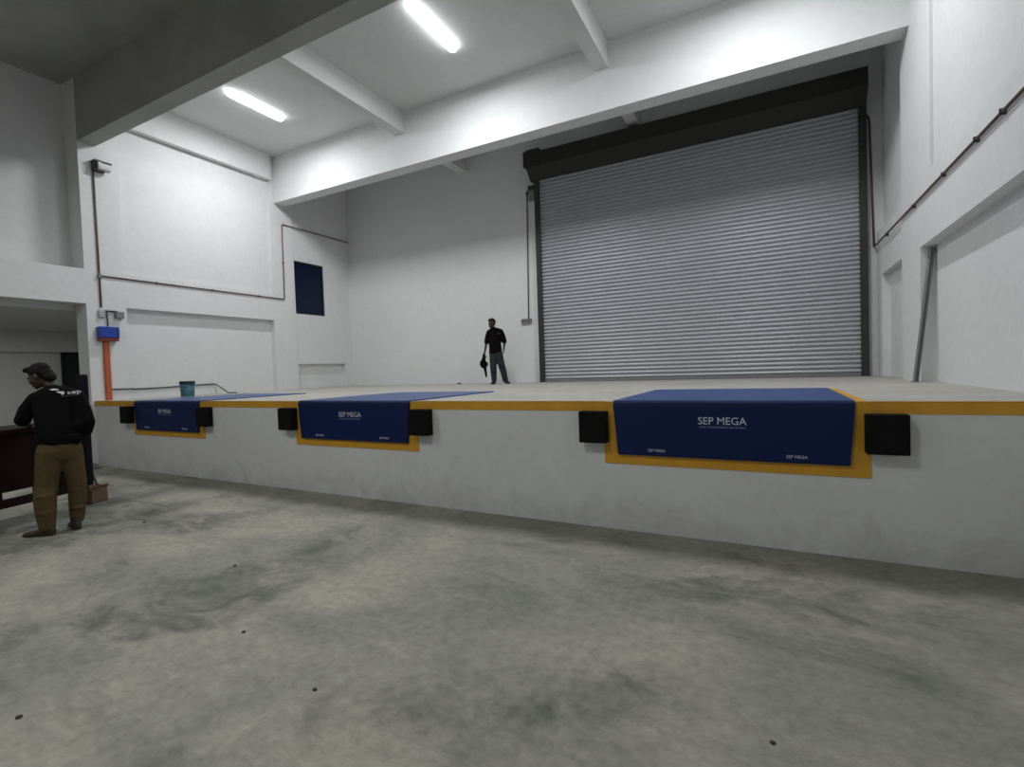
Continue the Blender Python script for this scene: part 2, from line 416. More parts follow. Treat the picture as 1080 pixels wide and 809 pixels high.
bm = tube(bmesh.new(), bend([(x, .19, 3.717), (x, 4.36, 3.717), (x, 4.38, 5.746), (x, YB-.01, 5.746)], .05), r); link_bm('long_run', bm, 'conduit', e, True)
link_bm('tee_box', boxes(((XL, .15, 3.68), (XL+.05, .22, 3.75)), bev=.006), 'greybox', e)
clips(e, [((x, yy, 3.717), (.02, .012, .022)) for yy in (1.2, 2.4, 3.6)] + [((x, 4.37, 4.7), (.02, .022, .012)), ((x, 5.5, 5.746), (.02, .012, .022))])

e = empty('floodlight', (XL, .29, 5.76), 'small grey floodlight with a dark bracket high on the left wall column', 'floodlight')
bm = boxes(((XL+.05, .20, 5.77), (XL+.16, .42, 5.93)), bev=.015); link_bm('housing', bm, 'lamp', e)
link_bm('bracket', boxes(((XL, .16, 5.76), (XL+.10, .195, 5.96)), ((XL, .16, 5.93), (XL+.14, .28, 5.96)), ((XL, .16, 5.755), (XL+.12, .34, 5.77))), 'darkmetal', e)
link_bm('lens', boxes(((XL+.16, .23, 5.79), (XL+.168, .40, 5.86)), bev=.003), 'print', e)
link_bm('visor', boxes(((XL+.05, .27, 5.915), (XL+.18, .43, 5.94)), bev=.003), 'darkmetal', e)

e = empty('junction_box', (XL, .45, 2.92), 'small grey junction boxes on a short dark pipe above the blue control box', 'junction box')
link_bm('box_body', boxes(((XL, .40, 2.90), (XL+.09, .54, 3.03)), bev=.006), 'greybox', e)
link_bm('box_body', boxes(((XL, .13, 2.90), (XL+.05, .23, 3.05)), bev=.006), 'lamp', e)
link_bm('pipe', tube(bmesh.new(), [(XL+.03, .15, 3.03), (XL+.03, .45, 3.035)], .018), 'darkmetal', e, True)
link_bm('drop_pipe', tube(bmesh.new(), [(XL+.03, .27, 3.03), (XL+.03, .27, 2.72)], .013), 'darkmetal', e, True)

e = empty('control_box', (XL, .25, 2.44), 'bright blue control box with orange base on the column at the dock end', 'control box')
link_bm('housing', boxes(((XL, .085, 2.50), (XL+.15, .415, 2.715)), bev=.012), 'boxblue', e)
link_bm('base_plate', boxes(((XL, .09, 2.435), (XL+.13, .41, 2.50)), bev=.006), plain('box_base_red', (.20, .035, .022), .5), e)
link_bm('cover_edge', boxes(((XL+.15, .36, 2.52), (XL+.155, .372, 2.70))), 'seam', e)
e = empty('cable_trunking', (XL, .23, H), 'upright orange cable trunking running down from the blue control box', 'trunking')
link_bm('channel', boxes(((XL, .175, H+.004), (XL+.045, .275, 2.434)), bev=.003), 'orange', e)
link_bm('cover_strip', boxes(((XL+.045, .185, H+.004), (XL+.05, .265, 2.434))), 'orange', e)

bm = tube(bmesh.new(), bend([(XL+.03, .285, 1.475), (XL+.02, .66, 1.47), (XL-.13, .72, 1.46), (XL-.13, 1.3, 1.465), (XL-.13, 2.0, 1.49), (XL-.13, 2.45, 1.50), (XL+.2, 2.55, H+.02), (XL+.45, 2.6, H+.014)], .03), .013)
tag(link_bm('black_cable', bm, 'cable', None, True), 'thin black cable running low along the left wall behind the teal bucket', 'cable')

# teal paint tin / bucket on the dock
BX, BY = -10.87, 1.30
e = empty('bucket', (BX, BY, H), 'teal plastic bucket with a dark rim standing on the dock by the left wall', 'bucket')
def lathe(bm, prof, c, seg=24):
    rings = [[bm.verts.new((c[0]+r_*math.cos(2*math.pi*j/seg), c[1]+r_*math.sin(2*math.pi*j/seg), c[2]+z_)) for j in range(seg)] for r_, z_ in prof]
    for q, s in zip(rings, rings[1:]):
        for j in range(seg): bm.faces.new((q[j], q[(j+1) % seg], s[(j+1) % seg], s[j]))
    return rings
bm = bmesh.new(); rg = lathe(bm, [(.118, 0), (.122, .01), (.135, .29), (.128, .29), (.112, .02)], (BX, BY, H)); bm.faces.new(rg[0]); bm.faces.new(rg[-1]); link_bm('pail', bm, 'teal', e, True)
bm = bmesh.new(); rg = lathe(bm, [(.136, .265), (.143, .27), (.143, .325), (.135, .33), (.13, .29)], (BX, BY, H)); bm.faces.new(rg[0]); bm.faces.new(rg[-1]); link_bm('rim', bm, 'tealtop', e)
a = [(BX+.145*math.cos(t), BY-.145*math.sin(t)*.35-.06, H+.28-.10*math.sin(t)) for t in [math.pi*i/12 for i in range(13)]]
link_bm('handle', tube(bmesh.new(), a, .004, 6), 'darkmetal', e, True)

# left of shutter
e = empty('conduit_pipe', (-5.45, YB, 2.86), 'thin upright conduit on the back wall between standing man and shutter', 'conduit', 'thin conduits on the walls')
link_bm('riser', tube(bmesh.new(), [(-5.452, YB-.018, 2.90), (-5.39, YB-.018, 6.06)], .016), 'conduit', e, True)
link_bm('elbow', tube(bmesh.new(), bend([(-5.39, YB-.02, 6.03), (-5.388, YB-.02, 6.12), (-5.26, YB-.03, 6.16)], .05), .024), 'darkmetal', e, True)
e = empty('switch_box', (-5.5, YB, 2.78), 'small grey switch box at the foot of the conduit beside the shutter', 'switch box')
link_bm('box_body', boxes(((-5.65, YB-.07, 2.785), (-5.37, YB-.001, 2.90)), bev=.006), 'greybox', e)
for bx in (-5.59, -5.51, -5.43): link_bm('push_button', boxes(((bx-.02, YB-.078, 2.82), (bx+.02, YB-.07, 2.86))), 'darkmetal', e)
e = empty('motor_box', (-5.22, YB, 5.9), 'small brown motor control box under the hood end of the shutter', 'motor box')
link_bm('housing', boxes(((-5.32, YB-.12, 5.86), (-5.14, YB-.001, 6.10)), bev=.01), 'greybox', e)
link_bm('cap', boxes(((-5.31, YB-.14, 6.10), (-5.15, YB-.001, 6.21)), bev=.02), 'darkmetal', e)
# right of shutter and along the right wall
e = empty('conduit_pipe', (XR, YB, 3.7), 'brown conduit coming down beside the shutter and sloping along the right wall', 'conduit', 'thin conduits on the walls')
link_bm('riser', tube(bmesh.new(), bend([(1.71, YB-.02, 6.16), (1.745, YB-.02, 6.12), (1.755, YB-.02, 5.9), (1.80, YB-.02, 3.70)], .06), .018), 'conduit', e, True)
link_bm('long_run', tube(bmesh.new(), [(1.80, YB-.02, 3.70), (1.80, 6.5, 3.69), (1.80, -.04, 3.66)], .016), 'conduit', e, True)
clips(e, [((1.80, yy, 3.665), (.022, .012, .026)) for yy in (5.6, 3.9, 2.6, 1.6, 1.0)])
e = empty('steel_bar', (1.73, 3.64, H), 'grey steel bar leaning in the recess of the right wall', 'bar')
d = Vector((1.935, 3.655, 3.03)) - Vector((1.735, 3.60, H))
bm = bmesh.new(); box(bm, (-.028, -.015, 0), (.028, .015, d.length)); box(bm, (-.028, -.028, 0), (-.022, .015, d.length)); box(bm, (.022, -.028, 0), (.028, .015, d.length))
bmesh.ops.transform(bm, verts=bm.verts[:], matrix=Matrix.Translation((1.735, 3.60, H)) @ d.to_track_quat('Z', 'Y').to_matrix().to_4x4())
link_bm('channel', bm, 'steel', e)
link_bm('foot_plate', boxes(((1.69, 3.56, H), (1.79, 3.64, H+.008))), 'steel', e)

# ------------------------------------------------------------------ LED battens
def batten(label):
    root = empty('ceiling_light', (0, 0, ZC), label, 'ceiling light', 'bright tube lights on the ceiling')
    link_bm('mount', boxes(((-.05, -.60, ZC-.045), (.05, .60, ZC)), bev=.006), 'batten', root)
    bm = bmesh.new(); sg = 16; rows = []
    ys = [-.70, -.695, -.67, -.63, -.58] + [.58, .63, .67, .695, .70]; sc = [.05, .4, .75, .93, 1, 1, .93, .75, .4, .05]
    for y, s in zip(ys, sc): rows.append([bm.verts.new((.085*s*math.cos(2*math.pi*j/sg), y*.92, ZC-.068+.034*s*math.sin(2*math.pi*j/sg))) for j in range(sg)])
    for q, s_ in zip(rows, rows[1:]):
        for j in range(sg): bm.faces.new((q[j], q[(j+1) % sg], s_[(j+1) % sg], s_[j]))
    bm.faces.new(rows[0]); bm.faces.new(rows[-1])
    link_bm('diffuser', bm, 'led', root, True)
    return root
lt = batten('')
for i, (x, y) in enumerate([(-9.61, 2.30), (-4.93, 2.27), (-0.15, 2.25)]):
    l = bpy.data.lights.new('led_strip', 'AREA'); l.shape = 'RECTANGLE'; l.size = .12; l.size_y = 1.20; l.energy = 112; l.color = (.965, .99, 1.0)
    q = bpy.data.objects.new('led_strip', l); C.objects.link(q); q.location = (x, y, ZC-.106)
for i, (x, y, lab) in enumerate([(-9.61, 2.30, 'lit tube light on the ceiling nearest the left wall'),
                                 (-4.93, 2.27, 'lit tube light on the ceiling between the two ceiling ribs'),
                                 (-0.15, 2.25, 'lit tube light on the ceiling nearest the right wall')]):
    o = lt if i == 0 else copy_tree(lt)
    o.location = (x, y, ZC); o['label'] = lab

# unseen lamps added to light the dock face and the side room
def lamp(name, loc, sx, sy, watts):
    l = bpy.data.lights.new(name, 'AREA'); l.shape = 'RECTANGLE'; l.size = sx; l.size_y = sy; l.energy = watts; l.color = (.98, 1.0, .985)
    o = bpy.data.objects.new(name, l); C.objects.link(o); o.location = loc; return o
for x_ in (-7.4, -2.4): lamp('unseen_hall_lamp', (x_, -5.0, 5.7), .3, 1.4, 96)
lamp('side_room_fill', (-14.6, -.5, 2.95), .3, 1.4, 24)  # added fill that brightens the side room

# ------------------------------------------------------------------ workbench, box
Bv = Vector((-7.75, -1.70, 0)); Av = Vector((-6.80, -4.55, 0)); ax = (Bv-Av).normalized(); nx_ = Vector((-ax.y, ax.x, 0))
if nx_.x > 0: nx_ = -nx_
MB = Matrix(((nx_.x, ax.x, 0, Av.x), (nx_.y, ax.y, 0, Av.y), (0, 0, 1, 0), (0, 0, 0, 1)))   # local x: away from the man, y: along the bench
Lb = (Bv-Av).length
def bench_part(name, bs, mat, bev=.004):
    bm = boxes(*bs, bev=bev); bmesh.ops.transform(bm, verts=bm.verts[:], matrix=MB); return link_bm(name, bm, mat, wb)
wb = empty('work_bench', tuple(Av+ax*Lb/2), 'dark maroon wooden work bench the man in khaki trousers leans over', 'bench')
bench_part('bench_top', [((-.04, 0, 1.08), (.66, Lb, 1.13))], 'maroon')
bench_part('front_panel', [((0, .02, .44), (.03, Lb-.02, 1.08))], 'maroon')
bench_part('back_panel', [((.60, .02, .80), (.63, Lb-.02, 1.08))], 'maroon')
bench_part('bottom_rail', [((0, .0, .265), (.05, Lb, .36))], 'maroonrail')
bench_part('stile', [((0, Lb-1.05, .36), (.03, Lb-.93, .44))], 'maroon')
bench_part('stile', [((0, Lb-.62, .36), (.03, Lb-.0, .44))], 'maroon')
for y_ in (.12, Lb-.14):
    for x_ in (.0, .57): bench_part('leg', [((x_, y_, 0), (x_+.06, y_+.07, 1.08))], 'maroon')
bench_part('upright_post', [((-.01, Lb-.03, .30), (.07, Lb+.07, 1.73))], 'post', .02)
# things lying on the bench
def bench_thing(name, label, cat, bm, mat):
    bmesh.ops.transform(bm, verts=bm.verts[:], matrix=MB); return tag(link_bm(name, bm, mat), label, cat)
bm = bmesh.new(); box(bm, (.12, Lb-1.20, 1.13), (.34, Lb-.98, 1.165), .01); box(bm, (.16, Lb-1.12, 1.162), (.22, Lb-1.06, 1.185), .008)
bench_thing('tool_case', 'small dark case lying on the far end of the maroon bench', 'case', bm, 'post')
e = empty('cardboard_box', (-8.16, -1.50, 0), 'small brown box with a slanting stick on the floor beside the bench', 'box')
bm = bmesh.new()
for a, b in [((-.11, -.11, 0), (.11, .11, .01)), ((-.11, -.11, 0), (-.10, .11, .22)), ((.10, -.11, 0), (.11, .11, .22)), ((-.10, -.11, 0), (.10, -.10, .22)), ((-.10, .10, 0), (.10, .11, .22))]: box(bm, a, b)
RM = Matrix.Translation((-8.16, -1.50, 0)) @ Matrix.Rotation(.35, 4, 'Z')
bmesh.ops.transform(bm, verts=bm.verts[:], matrix=RM); link_bm('carton', bm, 'card', e)
bm = bmesh.new(); box(bm, (-.11, -.11, .205), (-.02, .11, .215)); box(bm, (.06, -.13, .19), (.11, .13, .22)); bmesh.ops.transform(bm, verts=bm.verts[:], matrix=RM); link_bm('flap', bm, 'card', e)
link_bm('stick', tube(bmesh.new(), [(-8.15, -1.43, .12), (-8.2, -1.49, .48)], .014, 8), 'stick', e, True)

# little chips on the floor
rr = random.Random(5)
for i, (x, y, s, lab) in enumerate([(-6.366, -1.749, .03, 'dark stone chip on the floor nearest the khaki trousers'), (-4.095, -2.145, .025, 'flat dark chip on the floor below the middle leveler'),
      (-2.98, -2.815, .02, 'tiny dark chip on the open floor, in a row of two'), (-2.09, -3.026, .02, 'tiny dark chip nearest the bottom middle of the floor'),
      (-3.255, -3.786, .025, 'dark chip alone in the bottom corner of the floor'), (-0.01, -2.448, .02, 'dark chip on the floor below the largest leveler')]):
    bm = bmesh.new(); bmesh.ops.create_icosphere(bm, subdivisions=2, radius=s*.62)
    for v in bm.verts: v.co = Vector((v.co.x*rr.uniform(.8, 1.2), v.co.y*rr.uniform(.7, 1.1), max(-.004, v.co.z*.45)))
    bmesh.ops.translate(bm, verts=bm.verts[:], vec=(x, y, .004))
    tag(link_bm('stone_chip', bm, 'stone'), lab, 'stone', 'dark chips scattered on the concrete floor')
bm = bmesh.new()
for k in range(26):
    s = rr.uniform(.015, .06); r_ = bmesh.ops.create_icosphere(bm, subdivisions=1, radius=s)
    c = Vector((XL+.06+abs(rr.gauss(0, .16)), -.12-abs(rr.gauss(0, .10)), s*.5))
    for v in r_['verts']: v.co = v.co*rr.uniform(.75, 1.2) + c; v.co.z = max(0.0, v.co.z)
tag(link_bm('rubble', bm, 'rubble'), 'grey rubble heaped at the foot of the dock corner', 'rubble', kind='stuff')
bm = bmesh.new(); bmesh.ops.create_icosphere(bm, subdivisions=2, radius=.05)
for v in bm.verts: v.co = Vector((v.co.x*1.3, v.co.y, abs(v.co.z)*.7)) + Vector((-7.452, 6.45, H))
tag(link_bm('scrap', bm, 'post'), 'small dark scrap on the dock floor against the back wall', 'scrap')

# ------------------------------------------------------------------ people
def remesh(name, blobs, voxel, mat, parent, smooth_it=6):
    """blobs: (centre, axes 3x3 matrix, radii) ellipsoids united into one continuous skin"""
    bm = bmesh.new()
    for c, ax_, rad in blobs:
        r_ = bmesh.ops.create_icosphere(bm, subdivisions=2, radius=1.0)
        mt = Matrix.Translation(c) @ ax_.to_4x4() @ Matrix.Diagonal((*rad, 1))
        bmesh.ops.transform(bm, verts=r_['verts'], matrix=mt)
    me = bpy.data.meshes.new('t'); bm.to_mesh(me); bm.free()
    t = bpy.data.objects.new('t', me); C.objects.link(t)
    md = t.modifiers.new('r', 'REMESH'); md.mode = 'VOXEL'; md.voxel_size = voxel
    sm = t.modifiers.new('s', 'SMOOTH'); sm.iterations = smooth_it; sm.factor = .5
    m2 = bpy.data.meshes.new_from_object(t.evaluated_get(bpy.context.evaluated_depsgraph_get()))
    bpy.data.objects.remove(t)
    m2.name = name; m2.materials.clear(); m2.materials.append(M[mat])
    for p in m2.polygons: p.use_smooth = True
    o = bpy.data.objects.new(name, m2); C.objects.link(o)
    attach(o, parent)
    return o

class Figure:
    """local frame: u = to the viewer's right, d = away from the viewer, z = up"""
    def __init__(s, origin, view, scale=1.0):
        s.o = Vector(origin); f = Vector((view[0], view[1], 0)).normalized()
        s.f = f; s.r = Vector((-f.y, f.x, 0))*-1
        s.r = Vector((f.y, -f.x, 0)); s.k = scale
    def P(s, u, d, z): return s.o + s.r*u + s.f*d + Vector((0, 0, z))
    def base(s): return Matrix((s.r, s.f, Vector((0, 0, 1)))).transposed()
    def ell(s, p, rad, yaw=0.0, tilt=0.0, roll=0.0):
        rot = Matrix.Rotation(yaw, 3, 'Z') @ Matrix.Rotation(tilt, 3, 'X') @ Matrix.Rotation(roll, 3, 'Y')
        return (s.P(*p), s.base() @ rot, rad)
    def limb(s, pts, infl=0.0):
        """pts: (u,d,z,r) or (u,d,z,ru,rd)"""
        out = []
        for a, b in zip(pts, pts[1:]):
            a = a if len(a) == 5 else (*a, a[3]); b = b if len(b) == 5 else (*b, b[3])
            L = (Vector(a[:3])-Vector(b[:3])).length; n_ = max(2, int(L/(0.35*min(a[3], b[3], a[4], b[4]))))
            for i in range(n_+1):
                t = i/n_; q = [a[j]*(1-t)+b[j]*t for j in range(5)]
                out.append(s.ell(q[:3], (q[3]+infl, q[4]+infl, (q[3]+q[4])/2+infl)))
        return out

def hand(F, wrist, direction, palm_n, curl=.5, k=1.0, side=1):
    """palm ellipsoids plus four unequal bent fingers and a thumb leaving the side of the palm"""
    w_ = Vector(wrist); dr = Vector(direction).normalized(); nn = Vector(palm_n); nn = (nn-dr*nn.dot(dr)).normalized(); sd = dr.cross(nn)*side
    out = []
    def E(p, r_): out.append(F.ell(tuple(p), (r_, r_, r_)))
    for i in range(5):
        for j in (-1.5, -.5, .5, 1.5): E(w_+dr*(.018+.017*i)*k+sd*j*.0165*k*(.75+.07*i), .0135*k)
    for j, L in zip((-1.5, -.5, .5, 1.5), (.062, .074, .078, .068)):
        p = w_+dr*.088*k+sd*j*.0195*k; ang = 0.0; dd = dr.copy()
        for s_, fr in enumerate((.45, .32, .23)):
            ang += curl*(.6 if s_ == 0 else .9); dd = dr*math.cos(ang)+nn*math.sin(ang)
            for t in range(6): E(p+dd*L*fr*k*t/5, (.0088-.0009*s_)*k)
            p = p+dd*L*fr*k
    p = w_+dr*.03*k+sd*1.9*.0165*k
    for s_, (L, a_) in enumerate(((.035, .9), (.028, .55), (.02, .3))):
        dd = (dr*math.cos(a_)+sd*math.sin(a_)*.8+nn*.45*curl).normalized()
        for t in range(5): E(p+dd*L*k*t/4, (.011-.001*s_)*k)
        p = p+dd*L*k
    return out

def head(F, c, yaw, tilt, k=1.0, roll=0.0):
    """skull, jaw, nose, brow, ears; the face looks along local -d turned by yaw"""
    rot = Matrix.Rotation(yaw, 3, 'Z') @ Matrix.Rotation(tilt, 3, 'X') @ Matrix.Rotation(roll, 3, 'Y')
    c = Vector(c); out = []
    def E(p, r_):
        q = c + rot @ (Vector(p)*k); out.append((F.P(*q), F.base() @ rot, tuple(x*k for x in r_)))
    E((0, .012, .03), (.073, .090, .082)); E((0, -.025, -.015), (.062, .066, .082)); E((0, -.045, -.068), (.042, .042, .036)); E((0, -.078, -.088), (.020, .016, .016))
    E((0, -.094, -.018), (.011, .016, .024)); E((0, -.105, -.030), (.015, .012, .011)); E((0, -.084, .018), (.045, .014, .010))
    for s_ in (-1, 1): E((s_*.073, .012, -.012), (.010, .020, .032)); E((s_*.036, -.068, -.030), (.020, .018, .018))
    E((0, -.090, -.056), (.022, .009, .005)); E((0, -.089, -.066), (.019, .009, .006))
    def W(p): q = c + rot @ (Vector(p)*k); return F.P(*q)
    return out, E, W, rot

def small(name, mat, parent, F, centre, rad, rot):
    bm = bmesh.new(); bmesh.ops.create_icosphere(bm, subdivisions=2, radius=1)
    bmesh.ops.transform(bm, verts=bm.verts[:], matrix=Matrix.Translation(centre) @ (F.base() @ rot).to_4x4() @ Matrix.Diagonal((*rad, 1)))
    return link_bm(name, bm, mat, parent, True)

def shoe(F, heel, toe_dir, name, mat, parent, k=1.0):
    h_ = Vector(heel); t_ = Vector((*toe_dir, 0)).normalized(); bl = []
    for s_, rw, rh in ((0, .036, .042), (.03, .038, .048), (.07, .040, .050), (.11, .042, .040), (.15, .046, .032), (.19, .046, .028), (.225, .038, .024), (.245, .026, .018)):
        p = h_+t_*s_*k; bl.append(F.ell((p.x, p.y, h_.z+rh*k*.95), (rw*k, rw*k, rh*k)))
        bl.append(F.ell((p.x, p.y, h_.z+.014), (rw*k*1.03, rw*k*1.03, .014)))
    for i in range(5): bl.append(F.ell((h_.x+t_.x*.035, h_.y+t_.y*.035, h_.z+.05+.02*i), (.043*k, .043*k, .03)))
    return remesh(name, bl, .009, mat, parent, 3)

# --- man on the dock, facing the hall
O2 = Vector((-5.92, 5.93, H)); F2 = Figure(O2, (-.485, .875))
p2 = empty('person', tuple(O2), 'standing person in black t-shirt and grey jeans on the dock holding a dark jacket', 'person')
hb, hE, hW, hrot = head(F2, (-.135, -.02, 1.495), -.30, .08, 1.08)
sL, eL, wL = (-.235, 0, 1.28), (-.29, .0, 1.01), (-.335, -.03, .79)
sR, eR, wR = (.085, 0, 1.295), (.165, .03, 1.03), (.135, -.05, .85)
bl = hb + F2.limb([(-.13, 0, 1.44, .050), (-.11, .01, 1.33, .056)])
bl += F2.limb([(-.085, 0, 1.28, .13, .085), (-.075, 0, 1.10, .12, .085), (-.07, 0, .92, .115, .085), (-.065, 0, .82, .125, .09)])
bl += F2.limb([(*sL, .044), (*eL, .036), (*wL, .023)]) + F2.limb([(*sR, .044), (*eR, .036), (*wR, .023)])
bl += F2.limb([(-.13, 0, .78, .075), (-.125, -.02, .42, .052), (-.135, .0, .33, .048), (-.125, .01, .07, .032)])
bl += F2.limb([(.0, 0, .78, .075), (.085, -.02, .42, .052), (.105, 0, .33, .048), (.165, .01, .07, .032)])
bl += hand(F2, wL, (-.02, -.05, -1), (1, 0, 0), .9, .95, 1) + hand(F2, wR, (-.1, -.1, -1), (-1, 0, 0), .5, .95, -1)
remesh('body', bl, .0075, 'skin', p2, 2)
tee = F2.limb([(-.09, 0, 1.335, .085, .07), (-.085, 0, 1.27, .155, .10), (-.08, 0, 1.10, .160, .12), (-.07, 0, .92, .162, .125), (-.068, 0, .78, .170, .12)])
tee += F2.limb([(-.02, 0, 1.345, .05), (.075, 0, 1.29, .072), (.130, .015, 1.15, .070), (.155, .02, 1.05, .066)]) + F2.limb([(-.16, 0, 1.335, .05), (-.215, 0, 1.275, .070), (-.255, 0, 1.15, .070), (-.278, 0, 1.05, .064)])
shirt2 = remesh('t_shirt', tee, .011, 'shirt', p2, 4)
small('chest_logo', 'redprint', shirt2, F2, F2.P(.03, -.108, 1.235), (.032, .006, .007), Matrix.Identity(3))
tr = F2.limb([(-.06, 0, .84, .158, .115), (-.06, 0, .74, .165, .12)])
tr += F2.limb([(-.125, 0, .74, .105), (-.135, -.02, .48, .090), (-.13, -.01, .32, .084), (-.128, .01, .09, .066)]) + F2.limb([(.005, 0, .74, .105), (.065, -.02, .48, .090), (.11, 0, .32, .084), (.150, .01, .09, .066)])
remesh('jeans', tr, .011, 'jeans', p2, 4)
shoe(F2, (-.12, .05, 0), (-.30, -1), 'shoe', 'blackshoe', p2, .95); shoe(F2, (.17, .05, 0), (.35, -1), 'shoe', 'blackshoe', p2, .95)
hr = []
def hairE(F, c, rot, k, items):
    c = Vector(c); o_ = []
    for p, r_ in items: q = c+rot @ (Vector(p)*k); o_.append((F.P(*q), F.base() @ rot, tuple(x*k for x in r_)))
    return o_
HAIR = [((0, .022, .052), (.080, .092, .074)), ((0, .055, .0), (.070, .060, .060)), ((-.03, -.05, .085), (.04, .04, .028)), ((.03, -.045, .088), (.04, .04, .026)), ((-.055, .02, .04), (.028, .05, .05)), ((.055, .02, .04), (.028, .05, .05))]
remesh('hair', hairE(F2, (-.135, -.02, 1.495), hrot, 1.08, HAIR), .008, 'hair', p2, 2)
remesh('beard', hairE(F2, (-.135, -.02, 1.495), hrot, 1.08, [((0, -.052, -.085), (.044, .040, .024)), ((-.045, -.03, -.06), (.020, .03, .03)), ((.045, -.03, -.06), (.020, .03, .03)), ((0, -.090, -.048), (.024, .009, .005))]), .006, 'hair', p2, 2)
for s_ in (-1, 1): small('eye', 'eye', p2, F2, hW((s_*.030, -.086, -.004)), (.012, .006, .006), hrot)
small('mouth', 'lips', p2, F2, hW((0, -.100, -.061)), (.020, .005, .006), hrot)
# dark jacket hanging from his hand: folded lumps narrowing to a sleeve
F_ = F2; rj = random.Random(11); jk = []
for z_, u_, ru, rd in ((.73, -.352, .028, .03), (.68, -.355, .045, .04), (.62, -.365, .058, .05), (.55, -.385, .085, .055), (.50, -.385, .090, .055), (.455, -.375, .075, .05), (.42, -.345, .048, .045), (.36, -.335, .038, .038), (.29, -.325, .034, .034), (.22, -.318, .026, .028)):
    jk.append(F_.ell((u_, -.04, z_), (ru, rd, .055)))
    for q_ in range(3): jk.append(F_.ell((u_+rj.uniform(-.5, .5)*ru, -.04+rj.uniform(-.7, .7)*rd, z_+rj.uniform(-.02, .02)), (ru*.5, rd*.55, .05)))
jk.append(F_.ell((-.295, -.02, .50), (.035, .03, .06)))
jo = remesh('jacket', jk, .010, 'shirt', None, 2)
tag(jo, 'black jacket hanging bunched from the hand of the person in jeans', 'jacket')

# --- man at the bench, seen from behind
O1 = Vector((-6.85, -2.33, 0)); F1 = Figure(O1, (-.945, .327))
p1 = empty('person', tuple(O1), 'person in black shirt and khaki trousers bending over the maroon bench, back to us', 'person')
HC = (-.085, .20, 1.71)
# face turned away to the left and down
hyaw, htilt = -2.20, .45
hb, hE, hW, hrot = head(F1, HC, hyaw, htilt, 1.14)
sL, eL, wL = (-.135, .16, 1.47), (-.245, .22, 1.25), (-.215, .52, 1.175)
sR, eR, wR = (.21, .06, 1.46), (.27, -.02, 1.16), (.20, .20, 1.05)
bl = hb + F1.limb([(-.02, .17, 1.63, .055), (.04, .12, 1.52, .062)])
bl += F1.limb([(.03, .10, 1.44, .14, .09), (.04, .05, 1.2, .135, .095), (.04, .0, 1.0, .14, .095)])
bl += F1.limb([(*sL, .048), (*eL, .041), (*wL, .026)]) + F1.limb([(*sR, .048), (*eR, .041), (*wR, .026)])
bl += F1.limb([(-.03, 0, .94, .085), (-.085, .03, .50, .058), (-.095, 0, .40, .055), (-.095, -.02, .08, .036)])
bl += F1.limb([(.11, .02, .94, .085), (.15, .06, .50, .058), (.15, .05, .40, .055), (.145, .08, .08, .036)])
bl += hand(F1, wL, (.05, 1, -.12), (0, 0, -1), .30, 1.0, -1) + hand(F1, wR, (-.35, .9, -.2), (-1, 0, 0), .6, 1.0, 1)
remesh('body', bl, .0085, 'skin', p1, 2)
tee = F1.limb([(.0, .125, 1.535, .085, .075), (.03, .10, 1.46, .190, .115), (.03, .06, 1.25, .195, .135), (.04, .01, 1.05, .190, .135), (.045, .0, 1.0, .190, .13)])
tee += F1.limb([(.0, .14, 1.53, .06), (-.125, .16, 1.465, .074), (-.20, .19, 1.34, .078), (-.238, .22, 1.24, .074)])
tee += F1.limb([(.09, .10, 1.53, .065), (.20, .06, 1.465, .080), (.245, .02, 1.32, .082), (.270, -.01, 1.18, .082), (.255, .03, 1.10, .078)])
# shirt tail bunched over the hip and loose folds
tee += [F1.ell((.25, .02, 1.10), (.08, .08, .09)), F1.ell((.20, -.06, 1.16), (.05, .05, .06)), F1.ell((-.03, -.05, 1.0), (.06, .06, .06)), F1.ell((.16, -.09, 1.02), (.07, .04, .06))]
shirt1 = remesh('shirt', tee, .012, 'shirt', p1, 4)
tr = F1.limb([(.04, .0, 1.00, .180, .122), (.04, .0, .90, .192, .13)])
tr += F1.limb([(-.045, 0, .88, .118), (-.085, .02, .52, .104), (-.10, -.0, .40, .104), (-.098, -.01, .20, .088), (-.095, -.02, .10, .074)])
tr += F1.limb([(.125, .02, .88, .112), (.165, .05, .52, .090), (.165, .06, .40, .088), (.155, .08, .20, .076), (.15, .08, .12, .068)])
tr += [F1.ell((-.10, -.055, .43), (.08, .05, .03)), F1.ell((-.10, -.055, .25), (.075, .05, .025)), F1.ell((.165, .01, .44), (.065, .05, .03)), F1.ell((.155, .02, .24), (.06, .05, .025))]
trs = remesh('trousers', tr, .011, 'khaki', p1, 3)
shoe(F1, (-.06, -.04, 0), (-.85, .6), 'shoe', 'shoe', p1, 1.05); shoe(F1, (.145, .02, 0), (-.15, 1), 'shoe', 'shoe', p1, 1.1)
remesh('hair', hairE(F1, HC, hrot, 1.14, HAIR + [((0, .075, -.045), (.062, .045, .055))]), .008, 'hair', p1, 2)
for s_ in (-1, 1): small('eye', 'eye', p1, F1, hW((s_*.031, -.088, -.004)), (.012, .006, .006), hrot)
small('mouth', 'lips', p1, F1, hW((0, -.102, -.061)), (.020, .005, .006), hrot)
